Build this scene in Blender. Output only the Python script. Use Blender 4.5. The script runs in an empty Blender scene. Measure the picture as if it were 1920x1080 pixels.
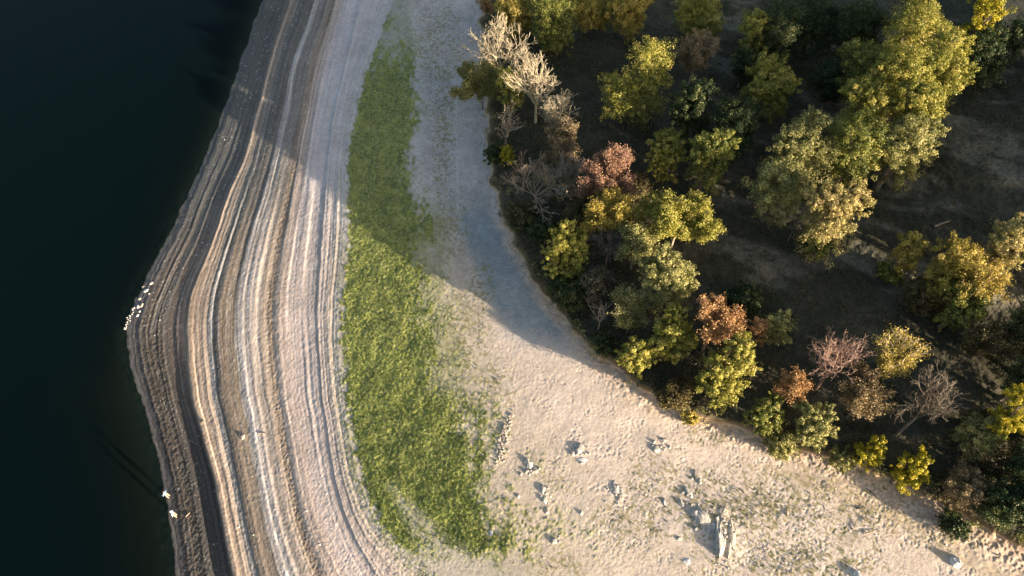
import bpy, math, random
import numpy as np
from mathutils import Vector
# ------------------------------------------------------------------ scene, camera, pixel <-> ground
S = bpy.context.scene
W = bpy.data.worlds.new("World"); S.world = W; W.use_nodes = True
F = 1280.0; HC = 75.0; TILT = math.radians(35)
CT, ST = math.cos(TILT), math.sin(TILT)
def unproj(px, py, z):
    ax = (np.asarray(px, float) - 960) / F; ay = (540 - np.asarray(py, float)) / F
    dy = ST + CT * ay; dz = -CT + ST * ay
    t = (np.asarray(z, float) - HC) / dz
    return ax * t, dy * t, t
def proj(X, Y, Z):
    Z = Z - HC
    dep = Y * ST - Z * CT; up = Y * CT + Z * ST
    return 960 + F * X / dep, 540 - F * up / dep
cd = bpy.data.cameras.new("camera"); cam = bpy.data.objects.new("camera", cd)
S.collection.objects.link(cam); S.camera = cam
cam.location = (0, 0, HC); cam.rotation_euler = (TILT, 0, 0)
cd.sensor_width = 36; cd.lens = 36 * F / 1920; cd.clip_end = 6000; cd.clip_start = 1
# ------------------------------------------------------------------ sun: direction read from the shadow edge on the beach
_a = unproj(1300, 744, 3.0); _b = unproj(540, 302, 2.0)
_v = np.array([_a[0] - _b[0], _a[1] - _b[1]]); _d = np.hypot(*_v); _v /= _d
EL = math.radians(10.7)
SUN = Vector((_v[0] * math.cos(EL), _v[1] * math.cos(EL), math.sin(EL)))
print('shadow length', _d, 'rise', _d * math.tan(EL), 'sun', SUN)
sd = bpy.data.lights.new("sun", 'SUN'); sd.energy = 5.0; sd.angle = math.radians(0.4); sd.color = (1.0, 0.81, 0.60)
so = bpy.data.objects.new("sun", sd); S.collection.objects.link(so)
so.rotation_euler = (-SUN).to_track_quat('-Z', 'Y').to_euler(); so.location = (60, -40, 90)
nt = W.node_tree; bg = nt.nodes['Background']; sky = nt.nodes.new('ShaderNodeTexSky'); sky.sky_type = 'NISHITA'
sky.sun_disc = False; sky.dust_density = 3.0; sky.ozone_density = 0.6; sky.sun_elevation = EL; sky.sun_rotation = math.atan2(_v[0], _v[1])
nt.links.new(sky.outputs[0], bg.inputs[0]); bg.inputs[1].default_value = 0.085
S.view_settings.view_transform = 'Standard'; S.view_settings.look = 'None'; S.view_settings.gamma = 1
S.view_settings.exposure = 1.76
S.cycles.max_bounces = 4; S.cycles.diffuse_bounces = 2; S.cycles.glossy_bounces = 2
S.cycles.transmission_bounces = 2; S.cycles.transparent_max_bounces = 6
S.cycles.caustics_reflective = False; S.cycles.caustics_refractive = False
# ------------------------------------------------------------------ noise
def _h(ix, iy, s):
    n = (ix.astype(np.int64) * 374761393 + iy.astype(np.int64) * 668265263 + s * 1442695041) & 0xffffffff
    n = ((n ^ (n >> 13)) * 1274126177) & 0xffffffff
    return ((n ^ (n >> 16)) & 0xffffff) / float(0xffffff)
def vn(x, y, s=0):
    x, y = np.broadcast_arrays(np.asarray(x, float), np.asarray(y, float))
    ix = np.floor(x).astype(np.int64); iy = np.floor(y).astype(np.int64)
    fx = x - ix; fy = y - iy; fx = fx * fx * (3 - 2 * fx); fy = fy * fy * (3 - 2 * fy)
    a = _h(ix, iy, s); b = _h(ix + 1, iy, s); c = _h(ix, iy + 1, s); d = _h(ix + 1, iy + 1, s)
    return (a + (b - a) * fx) * (1 - fy) + (c + (d - c) * fx) * fy
def fbm(x, y, s=0, o=3):
    r = 0; a = 0.5; t = 0
    for k in range(o):
        r = r + a * vn(x * 2 ** k, y * 2 ** k, s + 17 * k); t += a; a *= 0.5
    return r / t
def ss(a, b, x):
    t = np.clip((x - a) / (b - a), 0, 1); return t * t * (3 - 2 * t)
def mix(a, b, t):
    return a + (np.asarray(b, float) - a) * np.asarray(t)[..., None]
# ------------------------------------------------------------------ lines of the shore
CUR = [
 [(-1100,900),(-300,620),(0,492),(56,472),(141,443),(225,412),(304,380),(370,350),(440,319),(485,294),(515,276),(545,264),(570,248),(595,240),(617,233),(640,236),(680,243),(744,264),(776,274),(860,295),(930,309),(1000,320),(1080,330),(1180,338),(2200,400)],
 [(-1100,930),(-300,660),(0,542),(85,512),(141,498),(220,476),(304,453),(350,432),(400,414),(440,402),(470,389),(525,366),(560,353),(610,347),(680,350),(744,358),(776,367),(840,385),(900,402),(1000,420),(1080,434),(1180,455),(2200,620)],
 [(-1100,960),(-300,700),(0,590),(45,577),(85,560),(141,544),(200,534),(304,509),(380,488),(440,470),(485,458),(540,445),(580,442),(640,442),(680,447),(744,452),(776,461),(840,472),(900,483),(960,494),(1010,505),(1080,524),(1180,560),(2200,900)],
 [(-1100,1000),(-300,760),(0,672),(100,648),(175,632),(230,622),(304,612),(380,605),(440,600),(500,596),(580,591),(640,594),(744,601),(776,607),(840,616),(900,627),(960,642),(1020,668),(1080,702),(1180,770),(2200,1500)],
 [(-1100,1030),(-300,790),(0,738),(30,722),(85,704),(141,682),(220,662),(304,646),(380,648),(440,648),(500,643),(560,635),(640,632),(744,640),(800,650),(880,665),(960,692),(1010,724),(1040,760),(1080,810),(1180,960),(2200,2500)],
 [(-1100,1050),(-300,815),(0,765),(60,775),(141,782),(220,780),(304,772),(360,785),(420,815),(470,830),(540,850),(600,872),(664,892),(740,888),(800,890),(900,915),(960,930),(1010,955),(1080,1060),(1180,1300),(2200,4000)],
 [(-1100,1110),(-300,900),(0,898),(120,905),(225,908),(304,915),(340,918),(380,932),(420,945),(470,965),(522,995),(560,1020),(604,1056),(669,1118),(705,1169),(748,1225),(787,1290),(798,1388),(827,1417),(849,1490),(860,1566),(897,1656),(922,1712),(942,1750),(953,1774),(981,1828),(1001,1859),(1032,1920),(1080,2035),(1180,2300),(2200,6000)],
]
_yy = np.arange(-1100, 2201, 4.0); _kx = np.exp(-0.5 * (np.arange(-6, 7) / 2.6) ** 2); _kx /= _kx.sum()
TAB = []
for c in CUR:
    c = np.array(c, float); v = np.interp(_yy, c[:, 0], c[:, 1])
    TAB.append(np.convolve(np.pad(v, 6, mode='edge'), _kx, 'valid'))
TAB = np.array(TAB)
_steep = np.interp
def ucoord(px, py, wob=True):
    px, py = np.broadcast_arrays(np.asarray(px, float), np.asarray(py, float))
    ks = [np.interp(py, _yy, t) for t in TAB]
    x = px + ((vn(px / 70, py / 110, 5) - .5) * 3 + (vn(px / 12, py / 26, 6) - .5) * 1.6 if wob else 0)
    x = x + (fbm(px / 20, py / 20, 7, 3) - .5) * 24 * np.exp(-((px - ks[6]) / 40) ** 2) + (fbm(px / 12, py / 14, 9, 3) - .5) * 9 * np.exp(-((px - ks[0]) / 22) ** 2)
    u = (x - ks[0]) / 70.0; u = np.minimum(u, 0)
    for k in range(6):
        w = np.maximum(ks[k + 1] - ks[k], 6)
        u = np.where(x >= ks[k], k + np.clip((x - ks[k]) / w, 0, 1), u)
    # beyond the wood's edge the distance is measured square to the edge line
    e = (x - ks[6]); g = np.gradient(TAB[6], _yy); sl = np.interp(py, _yy, g)
    dist = e / np.sqrt(1 + sl * sl)
    u = np.where(e > 0, 6 + dist / 100.0, u)
    return u, e, dist
# ------------------------------------------------------------------ relief
rngp = np.random.RandomState(4)
_pu = np.linspace(0, 4, 900)
def prof(u):
    h = np.interp(u, [-8, -1, 0, .25, .5, .8, .97, 1.03, 1.4, 1.55, 1.62, 1.95, 2.0, 2.08, 2.11, 2.17, 2.45, 2.52, 3.0, 3.06, 3.6, 4.0, 5, 6, 6.12, 8, 12],
                  [-7, -1.0, 0, .22, .30, .42, .50, .95, 1.02, 1.10, 1.22, 1.30, 1.36, 1.44, 1.38, 1.56, 1.68, 1.80, 2.06, 2.18, 2.34, 2.44, 2.8, 3.4, 4.7, 6.6, 8.6])
    return h
HX0, HXW, HH, FA, FB = 66., 56., 13.0, 25., 90.
def terrain(px, py):
    u, e, dist = ucoord(px, py)
    z = prof(u)
    X, Y, _ = unproj(px, py, z)
    band = ss(.02, .1, u) * (1 - ss(4.0, 4.15, u))
    low = ss(300, 760, py)
    z = z + band * (fbm(u * 9, Y * .03, 31, 2) - .5) * .16
    z = z + band * (vn(u * 26, Y * .05, 32) - .5) * .07
    z = z + band * (vn(u * 60, Y * .09, 33) - .5) * .022
    # churned rough strips
    rough = ss(.08, .3, u) * (1 - ss(.55, .75, u)) * low + np.exp(-((u - 1.48) / .06) ** 2) * .6 + np.exp(-((u - 2.42) / .07) ** 2) * .9
    z = z + rough * ((vn(X * 5, Y * 4, 34) - .5) * .07 + (vn(X * 11, Y * 8, 35) - .5) * .07)
    # deeper scarp at the foot of the tan stripe in the south
    z = z - .34 * ss(620, 900, py) * ss(.50, .85, u) * (1 - ss(.97, 1.02, u)) + .12 * (1 - ss(560, 800, py)) * ss(.6, .97, u) * (1 - ss(.97, 1.03, u))
    grain = ss(.05, .3, u) * (1 - ss(5.98, 6.05, u))
    z = z + grain * (((vn(X * 6.5, Y * 6.5, 41) - .5) * .022 + (vn(X * 3, Y * 3, 40) - .5) * .012) * (.4 + 1.2 * vn(X * .3, Y * .3, 39)) + (vn(X * 1.1, Y * 1.1, 42) - .5) * .016)
    z = z + band * (vn(X * 7, Y * 3.5, 36) - .5) * .035
    g = grass_d(px, py, u)
    rip = vn(X * 5.0 + vn(X, Y, 8) * 2, Y * 3.2, 43) * .6 + vn(X * 9, Y * 6, 44) * .5
    z = z + g * (rip - .4) * .15 + g * (vn(X * .8, Y * .5, 45) - .5) * .12
    # pocked sand south of the wood
    pk = ss(5.0, 5.3, u) * (1 - ss(5.97, 6.0, u)) * ss(560, 760, py)
    hole = ss(.60, .80, vn(X * 5.5, Y * 5.5, 46)); z = z - pk * hole * .032 * ss(.3, .7, vn(X * .7, Y * .7, 49))
    z = z + pk * (vn(X * .5, Y * .5, 47) - .5) * .05
    # foot of the bank: ribs of slumped earth
    bk = ss(5.80, 5.97, u) * (1 - ss(6.06, 6.14, u)); z = z + bk * ((vn(X * 1.6, Y * 1.6, 48) - .5) * .12 + (vn(X * 4, Y * 4, 54) - .5) * .12)
    fo = ss(6.0, 6.2, u)
    z = z + fo * ((fbm(X * .25, Y * .25, 51) - .5) * .8 + (vn(X * 1.5, Y * 1.5, 52) - .5) * .12 + (vn(X * 4.5, Y * 4.5, 53) - .5) * .07)
    # unseen hill rising east of the clearing, shaped to shade the wood floor
    zz = z.copy(); far = ss(FA, FB, dist)
    for _ in range(14):
        Xi, Yi, _t = unproj(px, py, np.minimum(zz, 60)); hl = ss(0, 1, (Xi - HX0) / HXW)
        zz = .5 * zz + .5 * (z + hl * far * HH)
    z = zz
    z = z + 7.0 * ss(500, 1100, dist) * fo
    # stone bank by the grass and the low mounds
    for (mx, my, r, a) in [(938,812,14,.30),(930,850,12,.30),(955,788,12,.25),(1086,846,26,.35),(995,874,22,.30),(1240,836,24,.25),(1155,925,26,.25),(1022,925,14,.3),
                           (1325,970,46,.55),(1355,1010,38,.5),(1310,900,20,.25),(1290,945,24,.2),(456,818,7,.3),(1045,1010,14,.2)]:
        z = z + .14 * a * np.exp(-((px - mx) ** 2 + (py - my) ** 2) / (r * r)) * (.6 + .8 * vn(X * 2.2, Y * 2.2, 60))
    return z, u, dist, X, Y
def grass_d(px, py, u):
    n = fbm(px / 26, py / 40, 71) - .5; n2 = vn(px / 5, py / 6, 72) - .5
    uu = u + n * .35 + n2 * .25
    a = ss(4.0, 4.08, u + n2 * .1) * (1 - ss(4.82, 5.14, uu))
    a = a * (1 - .5 * ss(4.62, 4.76, uu) * ss(420, 480, py) * (1 - ss(700, 790, py)))
    up = .35 * ss(-60, 20, py) + .65 * ss(20, 130, py + n * 120 + n2 * 80)
    dn = 1 - ss(1020, 1065, py + n * 60 + n2 * 30)
    a = a * up * dn
    # dry tongue reaching up into the south of the lawn
    t = np.exp(-(((px - 772 - (py - 960) * .75) / (16 + np.maximum(py - 930, 0) * .28)) ** 2)) * ss(880, 960, py + n * 60)
    a = a * (1 - .8 * np.clip(t * 1.1, 0, 1) * (.6 + .4 * (n2 > 0)))
    a = np.maximum(a, .55 * np.exp(-((px - 822) / 26) ** 2 - ((py - 425) / 42) ** 2) * (n2 > -.2))
    a = np.maximum(a, (.18 + .22 * ss(640, 800, py)) * ss(3.3, 4.0, u) * (1 - ss(4.0, 4.1, u)) * up * (n2 + n * .4 > 0))
    return np.clip(a, 0, 1)
WEED = [(1400,950,190,70,1.0),(1240,900,80,60,.6),(1200,980,110,60,.6),(1520,900,80,40,.5),(1620,960,110,60,.7),(1480,1050,180,50,.9),(832,220,24,150,1.1),(822,90,50,80,.9),
        (880,640,50,80,.6),(930,720,45,50,.6),(905,540,25,50,.7),(1330,820,70,24,.4),(1050,880,60,70,.3),(850,420,35,70,.6),(960,1000,70,45,.6),(1040,1060,60,30,.6),(1760,1010,120,40,.4),(1650,900,90,20,.5)]
def weed_d(px, py):
    d = 0
    for (x, y, a, b, k) in WEED:
        d = np.maximum(d, k * np.exp(-((px - x) / a) ** 2 - ((py - y) / b) ** 2))
    return d
def gz(px, py): return terrain(np.array([px], float), np.array([py], float))[0][0]
def ground_at(X, Y):
    """ground height and picture point under a world point"""
    z = 3.0
    for _ in range(8):
        px, py = proj(X, Y, z); z = .5 * z + .5 * gz(px, py)
    return z
# ------------------------------------------------------------------ helpers for meshes, tags
COL = S.collection
def mesh_np(name, V, Fc, mat, parent=None, tint=None, smooth=False):
    V = np.asarray(V, np.float32).reshape(-1, 3); Fc = np.asarray(Fc, np.int32); k = Fc.shape[1]; n = Fc.shape[0]
    me = bpy.data.meshes.new(name)
    me.vertices.add(len(V)); me.vertices.foreach_set('co', V.ravel())
    me.loops.add(n * k); me.loops.foreach_set('vertex_index', Fc.ravel())
    me.polygons.add(n); me.polygons.foreach_set('loop_start', np.arange(0, n * k, k, dtype=np.int32))
    if smooth: me.polygons.foreach_set('use_smooth', np.ones(n, dtype=bool))
    me.update(calc_edges=True)
    if tint is not None:
        at = me.attributes.new('tint', 'FLOAT', 'FACE'); at.data.foreach_set('value', np.asarray(tint, np.float32))
    me.materials.append(mat)
    o = bpy.data.objects.new(name, me); COL.objects.link(o)
    if parent is not None: o.parent = parent
    return o
def tag(o, label=None, cat=None, group=None, kind=None):
    if label: o['label'] = label
    if cat: o['category'] = cat
    if group: o['group'] = group
    if kind: o['kind'] = kind
    return o
def empty(name, loc):
    o = bpy.data.objects.new(name, None); COL.objects.link(o); o.location = loc; o.empty_display_size = .5; return o
# ------------------------------------------------------------------ materials
def newmat(name):
    m = bpy.data.materials.new(name); m.use_nodes = True; t = m.node_tree; t.nodes.clear()
    out = t.nodes.new('ShaderNodeOutputMaterial'); return m, t, out
def N(t, k, **kw):
    n = t.nodes.new(k)
    for a, b in kw.items(): setattr(n, a, b)
    return n
def leafmat(name, cols, trans=.22):
    m, t, out = newmat(name)
    at = N(t, 'ShaderNodeAttribute', attribute_name='tint'); r = N(t, 'ShaderNodeValToRGB')
    e = r.color_ramp.elements
    while len(e) < len(cols): e.new(.5)
    for i, (p, c) in enumerate(cols): e[i].position = p; e[i].color = (*c, 1)
    t.links.new(at.outputs['Fac'], r.inputs[0])
    d = N(t, 'ShaderNodeBsdfDiffuse'); tr = N(t, 'ShaderNodeBsdfTranslucent'); mx = N(t, 'ShaderNodeMixShader')
    mx.inputs[0].default_value = trans
    gl = N(t, 'ShaderNodeBsdfGlossy'); gl.inputs['Roughness'].default_value = .45; gl.inputs['Color'].default_value = (.7, .7, .6, 1)
    m2 = N(t, 'ShaderNodeMixShader'); m2.inputs[0].default_value = .03
    t.links.new(r.outputs[0], d.inputs[0]); t.links.new(r.outputs[0], tr.inputs[0])
    t.links.new(d.outputs[0], mx.inputs[1]); t.links.new(tr.outputs[0], mx.inputs[2])
    t.links.new(mx.outputs[0], m2.inputs[1]); t.links.new(gl.outputs[0], m2.inputs[2]); t.links.new(m2.outputs[0], out.inputs[0])
    return m
def solid(name, c1, c2, scale=4., rough=.85, bump=.0):
    m, t, out = newmat(name)
    tc = N(t, 'ShaderNodeTexCoord'); n = N(t, 'ShaderNodeTexNoise'); n.inputs['Scale'].default_value = scale; n.inputs['Detail'].default_value = 6
    r = N(t, 'ShaderNodeValToRGB'); r.color_ramp.elements[0].position = .35; r.color_ramp.elements[1].position = .65
    r.color_ramp.elements[0].color = (*c1, 1); r.color_ramp.elements[1].color = (*c2, 1)
    b = N(t, 'ShaderNodeBsdfPrincipled'); b.inputs['Roughness'].default_value = rough
    t.links.new(tc.outputs['Object'], n.inputs[0]); t.links.new(n.outputs[0], r.inputs[0]); t.links.new(r.outputs[0], b.inputs[0])
    if bump:
        bp = N(t, 'ShaderNodeBump'); bp.inputs['Distance'].default_value = bump; bp.inputs['Strength'].default_value = .8
        t.links.new(n.outputs[0], bp.inputs['Height']); t.links.new(bp.outputs[0], b.inputs['Normal'])
    t.links.new(b.outputs[0], out.inputs[0]); return m
M = {
 'oak':   leafmat('oak_leaves', [(0, (.045,.070,.018)), (.5, (.18,.20,.045)), (.85, (.36,.35,.08)), (1, (.50,.43,.13))]),
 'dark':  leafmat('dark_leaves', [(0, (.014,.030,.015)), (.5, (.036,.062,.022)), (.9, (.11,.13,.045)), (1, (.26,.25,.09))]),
 'yellow':leafmat('yellow_green_leaves', [(0, (.08,.10,.018)), (.5, (.31,.30,.055)), (.85, (.50,.45,.11)), (1, (.60,.47,.16))]),
 'lime':  leafmat('lime_yellow_leaves', [(0, (.12,.14,.010)), (.5, (.38,.33,.02)), (1, (.60,.46,.05))]),
 'pale':  leafmat('pale_gold_leaves', [(0, (.16,.15,.05)), (.5, (.42,.36,.13)), (1, (.65,.50,.26))]),
 'gold':  leafmat('golden_leaves', [(0, (.14,.12,.02)), (.5, (.42,.34,.07)), (1, (.64,.48,.15))]),
 'orange':leafmat('orange_leaves', [(0, (.20,.10,.05)), (.5, (.44,.25,.11)), (1, (.58,.38,.18))]),
 'red':   leafmat('reddish_leaves', [(0, (.16,.08,.06)), (.5, (.32,.18,.13)), (.8, (.38,.25,.16)), (1, (.38,.32,.12))]),
 'olive': leafmat('olive_leaves', [(0, (.08,.09,.032)), (.5, (.28,.28,.095)), (1, (.50,.45,.19))]),
 'tan':   leafmat('tan_leaves', [(0, (.12,.09,.05)), (.5, (.25,.19,.10)), (1, (.38,.29,.17))]),
 'brown': leafmat('brown_leaves', [(0, (.05,.04,.02)), (.5, (.12,.10,.045)), (1, (.22,.18,.07))]),
 'grass': leafmat('grass_blades', [(0, (.07,.10,.02)), (.5, (.19,.24,.045)), (.9, (.28,.32,.08)), (1, (.34,.36,.14))]),
 'weed':  leafmat('weed_leaves', [(0, (.05,.07,.02)), (.5, (.13,.14,.04)), (1, (.24,.21,.08))]),
 'floor': leafmat('undergrowth_leaves', [(0, (.030,.038,.018)), (.5, (.078,.080,.042)), (.85, (.12,.10,.055)), (1, (.15,.16,.06))]),
 'twig':  leafmat('dry_twigs', [(0, (.04,.038,.025)), (.5, (.10,.092,.065)), (.85, (.18,.155,.105)), (1, (.17,.18,.07))]),
 'bark':  solid('grey_bark', (.10,.08,.06), (.20,.17,.13), 6),
 'barkp': solid('pale_bark', (.26,.21,.15), (.42,.35,.27), 5),
 'barkw': solid('whitish_bark', (.36,.31,.21), (.58,.51,.37), 5),
 'barkg': solid('silver_bark', (.12,.11,.095), (.22,.20,.17), 5),
 'barkr': solid('rosy_twig_bark', (.24,.15,.12), (.38,.26,.21), 5),
 'stone': solid('pale_limestone', (.25,.24,.22), (.50,.475,.44), 2.2, .8, .05),
 'stonew':solid('warm_stone', (.30,.25,.20), (.54,.47,.40), 3, .8, .04),
 'white': solid('white_stone', (.46,.45,.43), (.70,.69,.67), 3, .7, .03),
 'cobble': solid('sandy_cobble', (.28,.24,.20), (.48,.42,.37), 3, .85, .03),
 'wood':  solid('driftwood', (.22,.18,.13), (.42,.35,.27), 5),
 'darkwood': solid('wet_wood', (.04,.03,.025), (.09,.07,.05), 5),
 'skin':  solid('skin', (.50,.29,.21), (.55,.33,.24), 3, .6),
 'blue':  solid('blue_cloth', (.16,.36,.62), (.22,.44,.70), 8),
 'paleblue': solid('pale_blue_cloth', (.36,.48,.56), (.46,.58,.66), 8),
 'cream': solid('cream_cloth', (.38,.32,.22), (.48,.42,.30), 8),
 'navy':  solid('dark_cloth', (.03,.03,.04), (.05,.05,.06), 8),
 'hairm': solid('brown_hair', (.05,.03,.02), (.09,.06,.04), 12),
 'whitecap': solid('white_cloth', (.62,.62,.62), (.72,.72,.72), 8),
}
# ------------------------------------------------------------------ the ground
gx = np.concatenate([np.arange(-3000, -40, 60.), np.arange(-40, 1968, 1.6), np.arange(1968, 2300, 8.), np.arange(2300, 4700, 40.)])
gy = np.concatenate([np.arange(-1040, -200, 20.), np.arange(-200, -30, 6.), np.arange(-30, 1112, 1.6), np.arange(1112, 2200, 30.)])
PX, PY = np.meshgrid(gx, gy)
Z, U, DI, X0, Y0 = terrain(PX, PY)
GXw, GYw, _ = unproj(PX, PY, Z)
V = np.stack([GXw, GYw, Z], -1).reshape(-1, 3)
ny, nx = PX.shape; idx = np.arange(nx * ny).reshape(ny, nx)
Q = np.stack([idx[1:, :-1], idx[1:, 1:], idx[:-1, 1:], idx[:-1, :-1]], -1).reshape(-1, 4)
# material colour at each point (mud, sand, turf, litter), plus some painted shade
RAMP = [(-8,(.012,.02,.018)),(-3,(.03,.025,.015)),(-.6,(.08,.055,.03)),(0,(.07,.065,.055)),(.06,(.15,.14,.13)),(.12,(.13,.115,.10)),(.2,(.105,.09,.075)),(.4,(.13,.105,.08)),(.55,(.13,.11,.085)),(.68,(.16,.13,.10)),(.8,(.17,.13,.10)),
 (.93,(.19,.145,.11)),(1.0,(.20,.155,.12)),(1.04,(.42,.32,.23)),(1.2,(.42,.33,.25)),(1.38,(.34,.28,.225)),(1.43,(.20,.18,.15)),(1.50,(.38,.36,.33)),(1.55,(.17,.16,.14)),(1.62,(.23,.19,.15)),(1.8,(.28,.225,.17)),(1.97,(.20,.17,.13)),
 (2.0,(.48,.44,.39)),(2.07,(.54,.48,.43)),(2.10,(.30,.28,.25)),(2.15,(.42,.36,.31)),(2.3,(.42,.35,.28)),(2.42,(.22,.175,.13)),(2.5,(.38,.31,.25)),(2.7,(.47,.395,.345)),(2.95,(.48,.415,.37)),(3.0,(.36,.33,.30)),(3.05,(.42,.36,.31)),(3.3,(.46,.385,.325)),  # dark dips beside the white stripe and at the next step: painted step shadows
 (3.7,(.42,.365,.30)),(4.0,(.38,.35,.29)),(4.5,(.35,.32,.25)),(5.0,(.44,.38,.31)),(5.4,(.51,.44,.385)),(5.8,(.53,.455,.395)),(5.95,(.50,.40,.32)),(6.03,(.36,.27,.19)),(6.07,(.13,.10,.06)),(6.3,(.055,.056,.038)),(9,(.055,.056,.042))]
ru = np.array([r[0] for r in RAMP]); rc = np.array([r[1] for r in RAMP])
uj = U + (vn(PX / 7, PY / 22, 81) - .5) * .035 * (U < 4) + (fbm(PX / 20, PY / 30, 82) - .5) * .25 * ((U > 4) & (U < 5.9))
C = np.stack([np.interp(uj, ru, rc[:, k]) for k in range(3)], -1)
band = (ss(.03, .1, U) * (1 - ss(4, 4.1, U)))
l1 = vn(U * 22, GYw * .035, 83); l2 = vn(U * 60, GYw * .05, 84); l3 = vn(U * 110, GYw * .10, 85) * .7 + .3 * vn(GXw * 3, GYw * 1.2, 111); l2 = .5 + (l2 - .5) * (.4 + 1.3 * vn(GXw * .35, GYw * .12, 112))
C = C * (1 + band[..., None] * (((l1 - .5) * .6 + (l2 - .5) * .5 + (l3 - .5) * .6) * (1 - .5 * ss(2.4, 2.8, U)))[..., None])
C = mix(C, (.075, .07, .062), ss(640, 880, PY) * ss(.5, .6, U) * (1 - ss(.98, 1.02, U)) * .8)  # shadow of the tan step painted into the southern mud
l4 = ss(.35, .65, vn(U * 34, GYw * .04, 113)) - .5; C = C * (1 + (band * l4 * (.38 - .2 * ss(2.4, 2.8, U)) * (.4 + 1.1 * vn(GXw * .3, GYw * .1, 114)))[..., None])
C = C * mix(np.ones(C.shape), (.86, .92, 1.0), ss(0, .05, U) * (1 - ss(.88, .98, U)))
# thin pale strand lines
thin = ss(.80, .93, vn(U * 38, GYw * .02, 86)) * band; C = mix(C, (.50, .47, .44), thin * .22 * (1 + 1.2 * ss(1.35, 1.5, U) * (1 - ss(1.9, 2.3, U))) * ss(.2, .6, vn(GXw * .9, GYw * .25, 87)))
# mud north of the point: its shade painted in as greyer, colder colour
up = (1 - ss(330, 520, PY)) * ss(0, .05, U) * (1 - ss(2.25, 2.5, U)) * (1 - .6 * np.exp(-((U - 1.1) / .1) ** 2) - .8 * np.exp(-((U - 2.06) / .07) ** 2)); C = mix(C, (.085, .095, .095), up * .72)
up2 = (1 - ss(300, 520, PY)) * ss(2.5, 2.8, U) * (1 - ss(5.98, 6.0, U)); C = mix(C, (.42, .42, .43), up2 * .6)
# blue-grey tint along the foot of the wood
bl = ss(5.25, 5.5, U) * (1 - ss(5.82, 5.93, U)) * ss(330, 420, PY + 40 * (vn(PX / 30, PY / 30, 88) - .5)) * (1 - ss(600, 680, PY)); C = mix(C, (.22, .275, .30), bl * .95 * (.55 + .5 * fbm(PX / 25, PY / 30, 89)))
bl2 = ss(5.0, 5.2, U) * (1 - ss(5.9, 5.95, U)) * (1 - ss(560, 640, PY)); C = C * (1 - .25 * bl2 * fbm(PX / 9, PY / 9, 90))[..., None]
sp = ss(.60, .72, vn(GXw * 4, GYw * 4, 91) * .5 + vn(GXw * 9, GYw * 9, 92) * .5)
# gravel speckle all over the beach
bm = ss(0, .1, U) * (1 - ss(6.0, 6.06, U))
C = C * (1 + bm[..., None] * ((vn(GXw * 8, GYw * 8, 93) - .5) * .30 + (vn(GXw * 2.2, GYw * 2.2, 94) - .5) * .16 + (fbm(GXw * .35, GYw * .35, 95) - .5) * .30)[..., None])
C = mix(C, (.62, .60, .57), bm * (vn(GXw * 9, GYw * 9, 96) > .93) * .5)
g = grass_d(PX, PY, U)
gn = fbm(GXw * 1.2, GYw * .8, 97); gc = mix(np.broadcast_to(np.array((.095, .125, .026)), C.shape), (.265, .29, .065), ss(.25, .75, .35 * gn + .65 * vn(GXw * 6, GYw * 4.5, 110)))
gc = mix(gc, (.30, .28, .14), ss(.5, .8, vn(GXw * 6, GYw * 6, 98)) * .35)
C = mix(C, gc, np.clip(g * 1.15, 0, 1) * .92)
wd = weed_d(PX, PY) * (U > 4.6) * (U < 5.99)
wm = ss(.72, .80, vn(GXw * 4.2 + GYw * 1.5, GYw * 3.6 - GXw * 1.2, 99) + .45 * wd * fbm(GXw * .6, GYw * .6, 100)) * ss(.05, .4, wd)
C = mix(C, (.20, .19, .08), wm * .7)
# tidemark of darker litter below the bank in the south-east
tm = np.exp(-((DI + 62 + 18 * (fbm(PX / 60, PY / 60, 101) - .5)) / 16) ** 2) * ss(1350, 1500, PX); C = mix(C, (.30, .25, .13), tm * .55 * (.4 + .6 * vn(GXw * 2, GYw * 2, 102)))
# wheel track in the shaded sand
tr = np.exp(-((PX - 854 - (PY - 150) * .02) / 2.2) ** 2) * (1 - ss(380, 420, PY)) * ss(120, 170, PY); C = mix(C, (.55, .53, .50), tr * .35)
# woodland floor: paths and patches
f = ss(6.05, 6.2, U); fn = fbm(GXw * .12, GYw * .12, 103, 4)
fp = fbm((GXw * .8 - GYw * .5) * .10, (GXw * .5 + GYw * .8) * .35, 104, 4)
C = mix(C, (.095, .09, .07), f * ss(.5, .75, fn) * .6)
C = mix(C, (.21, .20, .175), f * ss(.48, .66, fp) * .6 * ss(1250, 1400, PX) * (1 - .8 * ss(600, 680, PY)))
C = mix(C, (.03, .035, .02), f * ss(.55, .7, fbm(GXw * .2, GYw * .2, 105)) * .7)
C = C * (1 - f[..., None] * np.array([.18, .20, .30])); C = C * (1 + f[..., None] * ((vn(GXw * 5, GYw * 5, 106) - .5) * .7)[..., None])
fld = ss(1862, 1880, PX - (PY - 5) * .25) * (1 - ss(90, 120, PY)) * ss(0, 1, f); C = mix(C, (.42, .29, .17), fld * (.55 + .45 * vn(GXw * 2.4, GYw * .3, 107)))
C = C * (1 + .06 * bm * (U > 2))[..., None]; C = C * mix(np.ones(C.shape), (.98, .99, 1.05), bm * (1 - ss(4.6, 5.2, U)))
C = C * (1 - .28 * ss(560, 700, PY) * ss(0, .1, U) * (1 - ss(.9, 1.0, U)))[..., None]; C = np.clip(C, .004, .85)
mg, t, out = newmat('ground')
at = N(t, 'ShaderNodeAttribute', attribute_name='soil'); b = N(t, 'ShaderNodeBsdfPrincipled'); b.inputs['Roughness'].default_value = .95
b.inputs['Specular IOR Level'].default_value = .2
tc = N(t, 'ShaderNodeTexCoord'); n1 = N(t, 'ShaderNodeTexNoise'); n1.inputs['Scale'].default_value = 8; n1.inputs['Detail'].default_value = 8; n1.inputs['Roughness'].default_value = .7
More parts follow.
